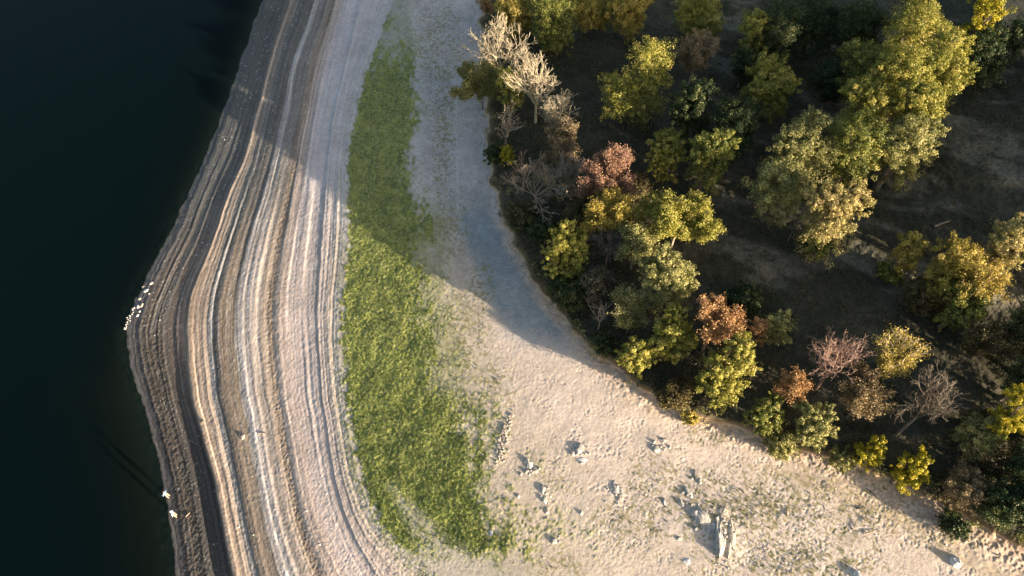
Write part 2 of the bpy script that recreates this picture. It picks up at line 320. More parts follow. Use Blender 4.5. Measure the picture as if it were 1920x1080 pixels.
mp = N(t, 'ShaderNodeMapRange'); mp.inputs[1].default_value = .3; mp.inputs[2].default_value = .7; mp.inputs[3].default_value = .75; mp.inputs[4].default_value = 1.25
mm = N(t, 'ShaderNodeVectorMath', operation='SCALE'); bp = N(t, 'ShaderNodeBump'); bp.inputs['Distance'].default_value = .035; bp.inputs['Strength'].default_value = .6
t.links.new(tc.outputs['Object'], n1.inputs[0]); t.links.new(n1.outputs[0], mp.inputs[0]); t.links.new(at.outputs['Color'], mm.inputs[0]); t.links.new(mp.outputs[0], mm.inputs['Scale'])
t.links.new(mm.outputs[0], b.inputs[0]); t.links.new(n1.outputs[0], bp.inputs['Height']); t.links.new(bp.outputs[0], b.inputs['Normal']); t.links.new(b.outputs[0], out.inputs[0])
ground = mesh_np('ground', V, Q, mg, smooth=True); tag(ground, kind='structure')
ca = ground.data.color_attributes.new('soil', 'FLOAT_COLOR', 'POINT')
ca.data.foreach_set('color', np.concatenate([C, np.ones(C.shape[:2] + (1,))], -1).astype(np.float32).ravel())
# ------------------------------------------------------------------ the lake
mw, t, out = newmat('lake_water')
tr = N(t, 'ShaderNodeBsdfTransparent'); tr.inputs[0].default_value = (.50, .66, .62, 1)
df = N(t, 'ShaderNodeBsdfDiffuse'); df.inputs[0].default_value = (.0016, .0058, .0070, 1)
gl = N(t, 'ShaderNodeBsdfGlossy'); gl.inputs['Roughness'].default_value = .12
m1 = N(t, 'ShaderNodeMixShader'); lw = N(t, 'ShaderNodeFresnel'); lw.inputs[0].default_value = 1.33; m2 = N(t, 'ShaderNodeMixShader')
lm = N(t, 'ShaderNodeMath', operation='MULTIPLY'); lm.inputs[1].default_value = .16
geo = N(t, 'ShaderNodeAttribute', attribute_name='depth'); m1.inputs[0].default_value = .5
t.links.new(geo.outputs['Fac'], m1.inputs[0]); t.links.new(tr.outputs[0], m1.inputs[1]); t.links.new(df.outputs[0], m1.inputs[2])
tc = N(t, 'ShaderNodeTexCoord'); nz = N(t, 'ShaderNodeTexNoise'); nz.inputs['Scale'].default_value = 1.6; nz.inputs['Detail'].default_value = 5
bp = N(t, 'ShaderNodeBump'); bp.inputs['Distance'].default_value = .05; bp.inputs['Strength'].default_value = .35
t.links.new(tc.outputs['Object'], nz.inputs[0]); t.links.new(nz.outputs[0], bp.inputs['Height']); t.links.new(bp.outputs[0], gl.inputs['Normal'])
t.links.new(lw.outputs[0], lm.inputs[0]); t.links.new(lm.outputs[0], m2.inputs[0]); t.links.new(m1.outputs[0], m2.inputs[1]); t.links.new(gl.outputs[0], m2.inputs[2]); t.links.new(m2.outputs[0], out.inputs[0])
wx = np.concatenate([np.arange(-2800, -40, 90.), np.arange(-40, 560, 6.), np.arange(560, 1300, 60.)]); wy = np.concatenate([np.arange(-1000, -20, 30.), np.arange(-20, 1104, 6.), np.arange(1104, 2150, 60.)])
A, B = np.meshgrid(wx, wy); Xw, Yw, _ = unproj(A, B, 0 * A)
uw, _, _ = ucoord(A, B); zb = terrain(A, B)[0]
Vw = np.stack([Xw, Yw, 0 * Xw], -1).reshape(-1, 3); ny2, nx2 = A.shape; ii = np.arange(nx2 * ny2).reshape(ny2, nx2)
Qw = np.stack([ii[1:, :-1], ii[1:, 1:], ii[:-1, 1:], ii[:-1, :-1]], -1)
keep = (zb[1:, :-1] < .3) | (zb[:-1, 1:] < .3); keep &= (uw[1:, :-1] < .5)
water = mesh_np('water', Vw, Qw[keep], mw, smooth=True); tag(water, kind='structure')
dp = water.data.attributes.new('depth', 'FLOAT', 'POINT'); dp.data.foreach_set('value', np.clip(1 - np.exp((2.2 - 1.45 * ss(600, 760, B)) * np.minimum(zb, 0)), .2, .995).astype(np.float32).ravel())
# ------------------------------------------------------------------ leaf and twig geometry
def leaves(cent, nrm, size, rs, tint):
    n = len(cent); nrm = nrm / (np.linalg.norm(nrm, axis=1, keepdims=True) + 1e-9)
    r = rs.normal(size=(n, 3)); a = np.cross(nrm, r); a /= (np.linalg.norm(a, axis=1, keepdims=True) + 1e-9); b = np.cross(nrm, a)
    s = size[:, None]
    V = np.stack([cent + a * s, cent + b * s * .62, cent - a * s * .9 , cent - b * s * .62], 1).reshape(-1, 3)
    return V, np.arange(4 * n).reshape(n, 4), tint
def tubes(segs, k=4):
    """segs: rows of x0 y0 z0 x1 y1 z1 r0 r1 -> open tubes"""
    s = np.asarray(segs, float); p0, p1, r0, r1 = s[:, :3], s[:, 3:6], s[:, 6], s[:, 7]
    d = p1 - p0; d /= (np.linalg.norm(d, axis=1, keepdims=True) + 1e-9)
    ref = np.where(np.abs(d[:, 2:3]) > .9, np.array([[1., 0, 0]]), np.array([[0, 0, 1.]]))
    a = np.cross(d, ref); a /= np.linalg.norm(a, axis=1, keepdims=True); b = np.cross(d, a)
    th = np.arange(k) / k * 2 * math.pi
    ring = a[:, None] * np.cos(th)[None, :, None] + b[:, None] * np.sin(th)[None, :, None]
    V = np.concatenate([p0[:, None] + ring * r0[:, None, None], p1[:, None] + ring * r1[:, None, None]], 1)
    n = len(s); base = (np.arange(n) * 2 * k)[:, None, None]; j = np.arange(k)
    f = np.stack([j, (j + 1) % k, (j + 1) % k + k, j + k], -1)[None] + base
    return V.reshape(-1, 3), f.reshape(-1, 4)
def grow(base, tips_dir, rs, L, r, depth, out, ends, up=.25, spread=.55, shrink=.74, kids=(2, 3), rmin=.022):
    """recursive branching"""
    stack = [(np.array(base, float), np.array(tips_dir, float), L, r, depth)]
    while stack:
        p, d, l, rad, dep = stack.pop()
        d = d / np.linalg.norm(d); m = 3 if dep > 1 else 2; q = p
        for i in range(m):
            d2 = d + rs.normal(size=3) * .13 + np.array([0, 0, up * .10]); d2 /= np.linalg.norm(d2)
            q2 = q + d2 * l / m; r0 = max(rad * (1 - .3 * i / m), rmin); r1 = max(rad * (1 - .3 * (i + 1) / m), rmin)
            out.append((*q, *q2, r0, r1)); q = q2; d = d2
            if dep >= 1 and i < m - 1 and rs.rand() < .75:
                sd = d + rs.normal(size=3) * spread * 1.2; sd[2] += up * .3; stack.append((q, sd, l * shrink * .75, rad * .45, dep - 1))
        if dep <= 0: ends.append((*q, *d)); continue
        for k in range(rs.randint(kids[0], kids[1] + 1)):
            sd = d + rs.normal(size=3) * spread; sd[2] += up
            stack.append((q, sd, l * shrink * rs.uniform(.8, 1.15), rad * .66, dep - 1))
def crown_leaves(lobes, rs, ntuft, nleaf, lsize, gap=.25, wood=None):
    C_, N_, S_, T_ = [], [], [], []
    vol = np.array([a * b * c for (_, _, _, a, b, c) in lobes]) ** .67; vol /= vol.sum()
    for li, (x, y, z, a, b, c) in enumerate(lobes):
        nt_ = max(8, int(ntuft * vol[li]))
        d = rs.normal(size=(nt_, 3)); d[:, 2] = np.where((d[:, 2] < -.3) & (rs.rand(nt_) < .7), -d[:, 2], d[:, 2]); d /= np.linalg.norm(d, axis=1, keepdims=True)
        rad = rs.uniform(.45, 1., nt_) ** .55 * (1 + .20 * rs.normal(size=nt_))
        ab = (a + b) / 2
        for i in range(nt_):
            tc_ = np.array([x, y, z]) + d[i] * rad[i] * np.array([a, b, c]) * .88
            tr_ = ab * rs.uniform(.09, .22) * (1 if ab > 1 else 1.3); k = max(10, int(nleaf * vol[li] / nt_ * rs.uniform(.6, 1.4) * (tr_ / (ab * .165)) ** 1.6))
            e = rs.normal(size=(k, 3)); e /= np.linalg.norm(e, axis=1, keepdims=True); q = rs.uniform(.25, 1.05, k)[:, None] ** .5
            e = e + d[i] * (e @ d[i])[:, None] * .45; C_.append(tc_ + e * q * tr_ * rs.uniform(.8, 1.15, (k, 1))); N_.append(e * .8 + d[i] * .35 + np.array([0, 0, .15]) + rs.normal(size=(k, 3)) * .6)
            S_.append(lsize * rs.uniform(.65, 1.3, k)); tt = rs.beta(2.2, 2.6)
            T_.append(np.clip(tt + rs.normal(size=k) * .20, 0, 1))
    return leaves(np.concatenate(C_), np.concatenate(N_), np.concatenate(S_), rs, np.concatenate(T_))
def tree(kind, mat, cx, cy, rx, ry, h, name, label, cat='tree', group=None, lobes=None, bark=None, lean=(0, 0), seed=None, dens=1., base=None, ends_leaf=.0):
    rs = np.random.RandomState(seed if seed is not None else int(cx * 7 + cy * 13) % 99991)
    # crown centre in the picture -> place on the ground under it
    zt = gz(cx, cy + 20) + h * .62
    for _ in range(4):
        X, Y, tt = unproj(cx, cy, zt); X = float(X); Y = float(Y)
        g0 = ground_at(X, Y); sc = float(np.hypot(X, np.hypot(Y, HC - zt))) / math.sqrt(F * F + (cx - 960) ** 2 + (cy - 540) ** 2)
        r = rx * sc * (1.12 if kind == 'leaf' else 1.05); ph = math.atan2(math.hypot(X, Y), HC - zt)
        rz2 = (ry * sc) ** 2 - (r * math.cos(ph)) ** 2
        rz = np.clip(math.sqrt(max(rz2, 0)) / math.sin(ph) if ph > .1 else r, .62 * r, 1.25 * r); rz = min(rz, h * .48)
        zt = g0 + h - rz
    root = empty(name, (X, Y, g0)); tag(root, label, cat, group)
    cz = h - rz
    if kind in ('leaf', 'bush'):
        L = [(0, 0, cz, r, r, rz)] if lobes is None else []; cf, sf = max(math.cos(ph), .45), max(math.sin(ph), .45)
        for lb in (lobes or []):
            dx, dy, q = lb[:3]; qq = q * sc * 1.15; dz = lb[3] if len(lb) > 3 else 0
            L.append((dx * sc, -dy * sc * .5 / cf, max(cz + dz - dy * sc * .5 / sf, qq * .8), qq, qq, qq))
        L.append((r * .12, -r * .1, cz * .52, r * (.92 if lobes is None else .72), r * (.92 if lobes is None else .72), cz * .5))
        area = sum(l[3] ** 2 for l in L)
        nl = int(min(42000, 1750 * area * dens + 900)); ntf = int(70 + 15 * area)
        ls = .09 if sc < .085 else .115
        Vv, Ff, Tt = crown_leaves(L, rs, ntf, nl, ls)
        mesh_np('crown', Vv, Ff, M[mat], root, Tt)
        segs = []; rr = max(.10, .045 * h)
        bx, by = lean
        top = np.array([0, 0, cz * .62]); segs.append((bx, by, -.3, bx * .5, by * .5, cz * .3, rr, rr * .85)); segs.append((bx * .5, by * .5, cz * .3, 0, 0, cz * .62, rr * .85, rr * .65))
        for l in L:
            for k in range(5 if len(L) == 1 else 3):
                d = rs.normal(size=3); d[2] = abs(d[2]) * .7; d /= np.linalg.norm(d)
                e = np.array(l[:3]) + d * np.array(l[3:6]) * .6; m_ = (top + e) / 2 + rs.normal(size=3) * .25
                segs.append((*top, *m_, rr * .5, rr * .32)); segs.append((*m_, *e, rr * .32, rr * .1))
        a, b_ = tubes(segs, 6); mesh_np('trunk', a, b_, M[bark or 'bark'], root, smooth=True)
    else:   # bare, mixed: real branching
        segs, ends = [], []; rr = max(.07, .022 * h)
        fork = h * (.30 if kind != 'spread' else .16)
        bx, by = lean
        seg0 = [(bx, by, -.3, bx * .45, by * .45, fork * .6, rr, rr * .85), (bx * .45, by * .45, fork * .6, 0, 0, fork, rr * .85, rr * .75)]
        nb = 7 if r > 2 else 5
        # limb lengths so that the tips fill the crown seen in the picture
        for k in range(nb):
            a_ = k / nb * 2 * math.pi + rs.uniform(-.4, .4); el = rs.uniform(.35, 1.25) if kind != 'spread' else rs.uniform(.1, .8)
            d = np.array([math.cos(a_) * math.cos(el), math.sin(a_) * math.cos(el), math.sin(el) + .15])
            tgt = np.array([d[0] * r, d[1] * r, (cz - fork) + d[2] * rz]); Ln = np.linalg.norm(tgt) * .40
            grow((0, 0, fork), tgt, rs, Ln, rr * .48, (4 if r > 2.2 else 3) if r > 1.2 else 2, segs, ends, up=.12, spread=.40, shrink=.68, kids=(2, 3), rmin=.015)
        a, b_ = tubes(seg0, 7); mesh_np('trunk', a, b_, M[bark or 'barkg'], root, smooth=True)
        a, b_ = tubes(segs, 3); mesh_np('crown', a, b_, M[bark or 'barkg'], root)
        if kind == 'mixed' or ends_leaf:
            E = np.array(ends); pick = np.repeat(np.arange(len(E)), max(2, int(10 * dens))); E = E[pick]
            c_ = E[:, :3] + rs.normal(size=(len(E), 3)) * .22 - E[:, 3:] * rs.uniform(0, .8, len(E))[:, None]
            v_, f_, t_ = leaves(c_, rs.normal(size=c_.shape) + np.array([.3, 0, .4]), .105 * rs.uniform(.6, 1.3, len(c_)), rs, np.clip(rs.beta(2, 2, len(c_)), 0, 1))
            mesh_np('foliage', v_, f_, M[mat], root, t_)
    return root, sc, g0
# ------------------------------------------------------------------ the trees, one row each: kind, leaf colour, crown centre and half-size in the picture, height in metres
GW = 'trees of the wood above the beach'
T = [
 ('leaf','gold',962,14,32,26,7.5,'oak_tree','golden tree at the top edge, nearest the beach, with an ivy covered stem'),
 ('mixed','orange',912,8,18,14,4,'young_tree','small sparse orange tree hanging over the sand at the top edge'),
 ('leaf','oak',1037,42,48,50,9,'oak_tree','dense green tree at the top edge beside the golden ivy clad one', dict(lobes=[(0,0,36),(-16,-22,28),(18,-14,28),(8,26,26),(-20,18,20)])),
 ('leaf','gold',1108,8,34,26,7,'oak_tree','dull golden tree cut by the top edge above the brown clearing'),
 ('leaf','gold',1176,12,42,28,8,'oak_tree','brightest orange gold tree at the top edge above the clearing', dict(lobes=[(0,0,30),(26,-8,20),(-24,10,18)])),
 ('leaf','yellow',1308,28,48,48,9,'oak_tree','yellow green tree at the top edge above the tan twiggy tree', dict(lobes=[(0,-10,34),(18,16,28),(-22,4,22),(8,-30,22)])),
 ('mixed','tan',1306,104,38,38,8,'thin_tree','tan thin leaved tree below the yellow green one at the top', dict(dens=1.3, bark='barkp')),
 ('bare','tan',938,98,58,60,11,'bare_tree','whitish bare tree spreading like a fan over the beach edge', dict(bark='barkw')),
 ('mixed','olive',903,168,44,56,7.5,'leaning_tree','soft olive tree leaning out over the shaded sand', dict(dens=5)),
 ('bare','tan',1006,166,54,56,10.5,'bare_tree','pale bare tree with two fans of twigs right of the ivy stems', dict(bark='barkw')),
 ('bare','tan',1036,208,50,34,8,'bare_tree','bare tree with long low limbs reaching toward the clearing', dict(bark='barkw')),
 ('bare','tan',948,228,24,42,8,'bare_tree','slender whitish bare tree rising above the yellow green cone', dict(bark='barkp')),
 ('leaf','lime',950,286,12,24,3.6,'conical_bush','small cone of yellow green ivy under the slender bare tree'),
 ('leaf','yellow',957,158,25,50,8.5,'ivy_clad_stem','tall stem thick with yellow green ivy between the two pale bare trees'),
 ('leaf','dark',926,286,18,34,3.2,'shrub','dark green shrub at the edge of the sand left of the small cone'),
 ('mixed','tan',1056,264,42,40,7.5,'twiggy_tree','bare rosy grey tree above the reddish one', dict(bark='barkp', dens=1.6)),
 ('leaf','yellow',1190,150,70,86,12.5,'oak_tree','large two lobed olive gold tree standing alone over the clearing', dict(lobes=[(-28,28,36),(-34,52,24),(30,-34,38),(14,6,34),(38,2,26),(-48,8,20),(6,58,20)])),
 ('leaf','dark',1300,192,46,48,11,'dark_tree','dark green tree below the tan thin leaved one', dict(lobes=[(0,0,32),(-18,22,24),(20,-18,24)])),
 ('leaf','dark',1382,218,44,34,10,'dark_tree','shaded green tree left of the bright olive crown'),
 ('leaf','yellow',1246,284,34,42,8.5,'oak_tree','yellow green tree with a ragged lower tip under the dark one', dict(lobes=[(4,-16,25),(-14,10,20),(-18,30,14),(14,10,22)])),
 ('leaf','oak',1332,282,46,40,10,'oak_tree','green tree with olive highlights above the spiky bush', dict(lobes=[(0,0,30),(24,-14,24),(-20,12,22),(26,14,18)])),
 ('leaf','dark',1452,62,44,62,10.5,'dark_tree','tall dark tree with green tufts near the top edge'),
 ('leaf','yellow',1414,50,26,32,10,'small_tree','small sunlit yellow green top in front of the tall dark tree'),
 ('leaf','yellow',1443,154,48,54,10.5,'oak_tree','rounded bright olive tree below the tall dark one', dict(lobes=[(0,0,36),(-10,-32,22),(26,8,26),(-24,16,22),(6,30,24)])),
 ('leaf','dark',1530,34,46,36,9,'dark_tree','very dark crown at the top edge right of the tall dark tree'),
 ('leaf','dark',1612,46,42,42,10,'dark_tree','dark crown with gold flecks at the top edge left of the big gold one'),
 ('leaf','oak',1634,122,56,54,12,'dark_tree','darker green tree speckled with orange on the shady side of the gold mass', dict(lobes=[(0,0,38),(-31,-19,26),(22,22,29)])),
 ('leaf','yellow',1716,48,58,58,13,'oak_tree','tallest golden green tree of the big mass, touching the top edge', dict(lobes=[(0,0,41),(7,-36,34),(31,17,31),(-29,12,29)])),
 ('leaf','yellow',1764,118,54,58,13,'oak_tree','golden green tree on the outer side of the big mass', dict(lobes=[(0,0,38),(22,29,29),(17,-31,29),(-24,12,29)])),
 ('leaf','yellow',1690,130,62,54,13,'oak_tree','golden green tree in the middle of the big mass', dict(lobes=[(0,0,41),(-31,10,29),(29,17,29)])),
 ('leaf','yellow',1726,190,48,46,12,'oak_tree','golden green tree at the lower tip of the big mass', dict(lobes=[(0,0,34),(-19,-17,24),(14,19,22)])),
 ('leaf','yellow',1628,188,58,50,11.8,'oak_tree','olive gold tree at the inner side of the big mass', dict(lobes=[(0,0,36),(-29,-12,24),(26,14,29)])),
 ('leaf','olive',1702,256,54,50,11.5,'pale_oak_tree','light olive tree just below the big gold mass', dict(lobes=[(0,0,36),(-26,17,26),(31,-12,26),(24,26,24)])),
 ('leaf','oak',1612,258,48,48,11.5,'oak_tree','olive tree between the pale broad crown and the light olive one'),
 ('leaf','olive',1512,262,70,58,11.5,'pale_oak_tree','broadest pale olive tree in the middle of the wood', dict(lobes=[(0,0,40),(-40,8,28),(38,14,30),(10,-34,26),(44,-24,20),(-20,34,26)])),
 ('leaf','olive',1466,336,44,40,9.5,'pale_oak_tree','duller olive tree hanging below the broadest pale one'),
 ('leaf','pale',1562,378,64,44,12,'golden_tree','pale golden tree, the brightest crown in the middle', dict(lobes=[(0,0,32),(36,-6,28),(-32,-8,24),(8,26,24),(44,14,18),(-14,34,20)])),
 ('leaf','oak',1538,436,28,22,6,'small_tree','small green crown tucked under the pale golden tree'),
 ('bare','tan',1492,424,28,30,5,'bare_tree','dim bare branches on the shady side of the pale golden tree', dict(bark='barkg')),
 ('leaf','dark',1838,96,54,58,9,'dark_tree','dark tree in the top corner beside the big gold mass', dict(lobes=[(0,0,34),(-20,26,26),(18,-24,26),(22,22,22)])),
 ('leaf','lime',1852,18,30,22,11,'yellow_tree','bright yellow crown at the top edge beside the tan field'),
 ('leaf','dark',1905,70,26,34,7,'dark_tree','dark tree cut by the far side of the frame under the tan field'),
 ('leaf','gold',1708,460,26,26,7,'small_tree','small lone dull gold tree in the dark clearing'),
 ('leaf','gold',1800,474,36,30,9.5,'golden_tree','orange gold tree left of the brown orange one'),
 ('mixed','gold',1846,516,36,34,9,'thin_tree','brownish gold thin leaved tree beside the orange gold one', dict(dens=3.2, bark='barkr')),
 ('leaf','pale',1894,452,42,50,10.5,'oak_tree','pale yellow green tree at the frame edge above the orange one', dict(lobes=[(0,0,32),(18,-24,24),(14,26,24),(-16,8,20)])),
 ('leaf','gold',1772,516,28,28,7.5,'small_tree','dusky gold tree in front of the orange gold one'),
 ('leaf','oak',1816,558,36,28,7.5,'dark_tree','dark green tree with light tufts below the brownish gold one'),
 ('leaf','brown',1735,548,34,38,5,'dim_tree','dim brown green crown deep in shade left of the gold trees'),
 ('spread','tan',1006,336,56,54,8,'bare_tree','grey bare tree with open spreading branches above the bright oak', dict(bark='barkp')),
 ('bare','tan',982,298,14,26,7,'bare_tree','slim bare sapling with upright whitish twigs near the bank', dict(bark='barkr')),
 ('bare','tan',1066,322,30,32,7,'bare_tree','pale twiggy bare tree against the shady side of the reddish one', dict(bark='barkp')),
 ('mixed','red',1146,330,46,46,9,'red_tree','round reddish pink tree, the only one of that colour', dict(bark='barkr', dens=3.2)),
 ('mixed','gold',1150,388,42,34,8,'thin_tree','yellow brown thin crown directly below the reddish tree', dict(dens=5, bark='barkr')),
 ('mixed','tan',1086,360,24,28,5.5,'twiggy_tree','tan twiggy bush between the spreading bare tree and the red one', dict(dens=2.5, bark='barkp')),
 ('mixed','yellow',1275,408,66,48,8.5,'spiky_tree','wide spiky yellow green tree with upright shoots', dict(dens=5, bark='barkp')),
 ('leaf','yellow',1056,474,46,62,9.5,'oak_tree','bright yellow green tree standing alone close to the bank', dict(lobes=[(0,0,30),(4,-36,22),(28,-14,20),(-26,4,18),(24,18,22),(-18,30,18),(12,38,18),(-4,-18,24),(36,4,14)])),
 ('leaf','dark',1066,540,36,24,4,'shrub','dark green bush at the foot of the bright lone tree'),
 ('bare','tan',1142,458,42,44,7,'bare_tree','dim grey bare tree between the bright lone oak and the round green one', dict(bark='barkg')),
 ('leaf','olive',1250,512,58,52,10,'pale_oak_tree','rounded light green tree above the orange one', dict(lobes=[(0,0,36),(-34,-4,24),(28,8,28),(-4,-30,24),(8,28,24),(36,26,16)])),
 ('bare','tan',1128,588,28,30,5.5,'bare_tree','small whitish bare tree nearest the bank under the round green one', dict(bark='barkp')),
 ('mixed','olive',1180,584,36,40,6.5,'bare_tree','second small bare tree, with a few olive leaves at its twig ends', dict(bark='barkp', dens=.7)),
 ('leaf','yellow',1262,622,44,54,9.3,'oak_tree','tall yellow green tree left of the orange one', dict(lobes=[(0,0,32),(-2,-34,20),(22,12,24),(-22,18,24),(6,36,22)])),
 ('leaf','yellow',1194,658,36,38,6.3,'oak_tree','yellow green tree nearest the corner of the pale sand', dict(lobes=[(0,0,26),(-16,14,20),(20,12,20),(2,26,16)])),
 ('mixed','orange',1342,602,34,40,9,'orange_tree','bright salmon orange tree in the middle of the frame', dict(dens=4.5, bark='barkr')),
 ('leaf','yellow',1358,690,58,74,10.8,'oak_tree','tall pointed yellow green tree right of the brown shrub', dict(lobes=[(20,-40,26),(28,-6,30),(-8,0,30),(-24,34,26),(4,38,26),(-10,62,16),(34,-24,20)])),
 ('leaf','orange',1421,614,18,22,5,'small_tree','small rusty brown crown beside the olive ball',),
 ('leaf','olive',1461,610,25,31,5.5,'small_tree','round dim olive crown beside the rusty brown one'),
 ('mixed','brown',1262,742,44,26,2.6,'dead_shrub','brown dry shrub on the bank below the two oaks', dict(dens=7, cat='shrub')),
 ('leaf','gold',1298,768,16,9,1.4,'low_shrub','low orange shrub at the very lip of the bank'),
 ('bare','tan',1576,672,44,44,9,'bare_tree','rosy bare tree with a dense round head of twigs', dict(bark='barkr')),
 ('mixed','gold',1682,664,36,36,9.5,'slender_tree','leaning tree with a visible pale stem and sparse golden leaves', dict(dens=1.6, bark='barkp', lean=(-2.0,-1.2))),
 ('mixed','tan',1622,746,36,42,7.5,'thin_tree','greyish tan thin leaved tree below the leaning pale stem', dict(dens=4.5)),
 ('mixed','orange',1490,724,22,26,6.5,'small_tree','small peach coloured tree above the dark green bushes', dict(dens=3.2, bark='barkp')),
 ('leaf','oak',1434,776,36,38,6,'bushy_tree','dark green bushy tree right of the tall pointed oak', dict(lobes=[(0,0,24),(-16,12,18),(14,18,20),(6,-16,18)])),
 ('leaf','olive',1528,790,42,44,6.5,'bushy_tree','soft olive bushy tree beside the dark green bushes', dict(lobes=[(8,6,30),(-14,-14,22),(-18,22,20),(18,-18,18)])),
 ('leaf','olive',1462,832,28,15,2.4,'low_shrub','low olive shrub creeping over the lip of the bank'),
 ('leaf','olive',1588,848,22,13,2.4,'low_shrub','low green shrub left of the smaller yellow bush'),
 ('leaf','lime',1642,838,28,30,5.5,'yellow_bush','smaller of the two bright yellow bushes on the bank', dict(lobes=[(6,-8,18),(-10,10,16),(12,8,14)], cat='bush')),
 ('leaf','lime',1710,876,38,38,6,'yellow_bush','larger bright yellow bush at the lip of the bank', dict(lobes=[(10,-4,24),(-14,-8,18),(-2,20,20),(18,14,16)], cat='bush')),
 ('bare','tan',1764,742,42,40,9.5,'bare_tree','dim bare tree with a curved silvery stem in the dark corner', dict(bark='bark', lean=(-2.0,-1.5))),
 ('mixed','brown',1856,640,50,46,6,'dim_tree','dim brown twiggy tree in the deep shade', dict(dens=2, bark='bark')),
 ('leaf','tan',1812,910,36,24,4.5,'pale_bush','pale tan bush right of the larger yellow bush', dict(cat='bush')),
 ('leaf','lime',1902,772,34,46,9.5,'yellow_tree','yellow green tree at the frame edge in the lower corner', dict(lobes=[(8,-24,24),(-4,12,26),(16,24,22),(-20,28,16)])),
 ('leaf','olive',1832,812,34,40,6,'dim_tree','dim olive tree beside the yellow green one at the edge'),
 ('leaf','dark',1886,938,40,34,5,'dark_bush','dark bush in the lower corner behind the sandy bank', dict(cat='bush')),
 ('leaf','dark',1790,985,26,14,1.8,'low_shrub','low dark shrub on the lip of the bank under the tan bush'),
 ('mixed','olive',1196,446,32,28,7.5,'thin_tree','dull olive thin tree added to close a sun gap, in front of the spiky yellow green one', dict(dens=7)),  # put in to close a gap that let sun onto the beach
 ('mixed','twig',1112,522,30,28,6.5,'thin_tree','dim brownish thin tree behind the bright lone oak', dict(dens=7)),
 ('leaf','brown',1092,404,34,22,3.4,'shrub','low brown shrub added to block sun gaps under the twigs left of the reddish tree', dict(dens=.7)),  # this and the next shrub are put in to stop sun under the crowns
 ('leaf','brown',1192,352,30,20,3.6,'shrub','low brown shrub added to block sun gaps, in shade right of the reddish tree', dict(dens=.7)),
 ('leaf','dark',1936,610,40,40,8,'dark_tree','dark crown cut by the frame edge below the pale yellow green tree'),  # four edge crowns, added to shade the lower floor of the wood
 ('leaf','dark',1938,700,38,36,7.5,'dark_tree','dark crown cut by the frame edge above the yellow green corner tree'),
 ('leaf','dark',1946,868,38,36,7,'dark_tree','dark crown cut by the frame edge below the yellow green corner tree'),
 ('leaf','dark',1950,950,36,32,6,'dark_tree','lowest dark crown cut by the frame edge, above the sandy bank'),
 ('leaf','dark',2030,660,48,44,9,'dark_tree','unseen dark tree added past the frame edge to shade the wood',dict(seed=3)),  # four unseen trees, added to cast shade into the lower wood
 ('leaf','dark',2040,780,48,44,9,'dark_tree','unseen dark tree added past the frame edge to shade the wood',dict(seed=4)),
 ('leaf','dark',2050,900,46,42,8,'dark_tree','unseen dark tree added past the frame edge to shade the wood',dict(seed=5)),
 ('leaf','dark',2140,840,50,46,10,'dark_tree','unseen dark tree added past the frame edge to shade the wood',dict(seed=6)),
 ('leaf','dark',1018,428,26,24,2.6,'shrub','dark shrub on the bank left of the lone bright oak'),
 ('leaf','brown',975,400,26,26,2.2,'shrub','brown shrub on the bank below the spreading bare tree'),
 ('leaf','dark',1130,640,22,18,2.2,'shrub','dark shrub on the bank under the two small bare trees'),
 ('leaf','dark',1395,560,30,22,2.4,'shrub','black green shrub in the hollow behind the orange tree'),
 ('leaf','oak',1668,512,22,16,1.8,'shrub','faint green shrub in the clearing below the small lone gold tree'),
 ('leaf','dark',1560,150,34,40,6.5,'dark_tree','shaded crown in the gap between the bright olive tree and the gold mass'),
 ('leaf','dark',1400,120,26,34,7,'dark_tree','shaded crown left of the rounded bright olive tree'),
]
GR = {'bare_tree':'bare leafless trees','oak_tree':'yellow green broadleaf trees','dark_tree':'shaded dark green trees','shrub':'low shrubs on the bank','low_shrub':'low shrubs on the bank','small_tree':'small trees in the wood'}
for row in T:
    kind, mat, cx, cy, rx, ry, h, name, label = row[:9]; kw = dict(row[9]) if len(row) > 9 else {}
    cat = kw.pop('cat', 'shrub' if 'shrub' in name else 'tree')
    tree(kind, mat, cx, cy, rx, ry, h, name, label, cat, GR.get(name, GW if cat == 'tree' else None), **kw)
# ------------------------------------------------------------------ undergrowth, lawn blades, weeds (uncountable)
rs = np.random.RandomState(11)
def scatter(n, x0, x1, y0, y1, dens, zoff, size, up, mat, name, label, cat, jit=0, kper=1, rad=.3, tfun=None):
    px = rs.uniform(x0, x1, n); py = rs.uniform(y0, y1, n)
    z, u, di, X, Y = terrain(px, py); k = rs.rand(n) < dens(px, py, u, di)
    px, py, z = px[k], py[k], z[k]; X, Y, _ = unproj(px, py, z)
    bt = rs.beta(2, 2, len(X)) if tfun is None else tfun(X, Y)
    X = np.repeat(X, kper); Y = np.repeat(Y, kper); z = np.repeat(z, kper); bt = np.repeat(bt, kper); m = len(X)
    hh = rs.uniform(0, 1, m); rr = rad * np.sqrt(rs.rand(m)); th = rs.uniform(0, 6.28, m)
    c_ = np.stack([X + rr * np.cos(th), Y + rr * np.sin(th), z + zoff * hh * (1.1 - rr / (rad + 1e-6)) + .03], -1)
    nn = rs.normal(size=(m, 3)) + np.array(up)
    v_, f_, t_ = leaves(c_, nn, size * rs.uniform(.6, 1.4, m), rs, np.clip(bt + rs.normal(size=m) * .15, 0, 1))
    o = mesh_np(name, v_, f_, M[mat], None, t_); tag(o, label, cat, kind='stuff'); return o
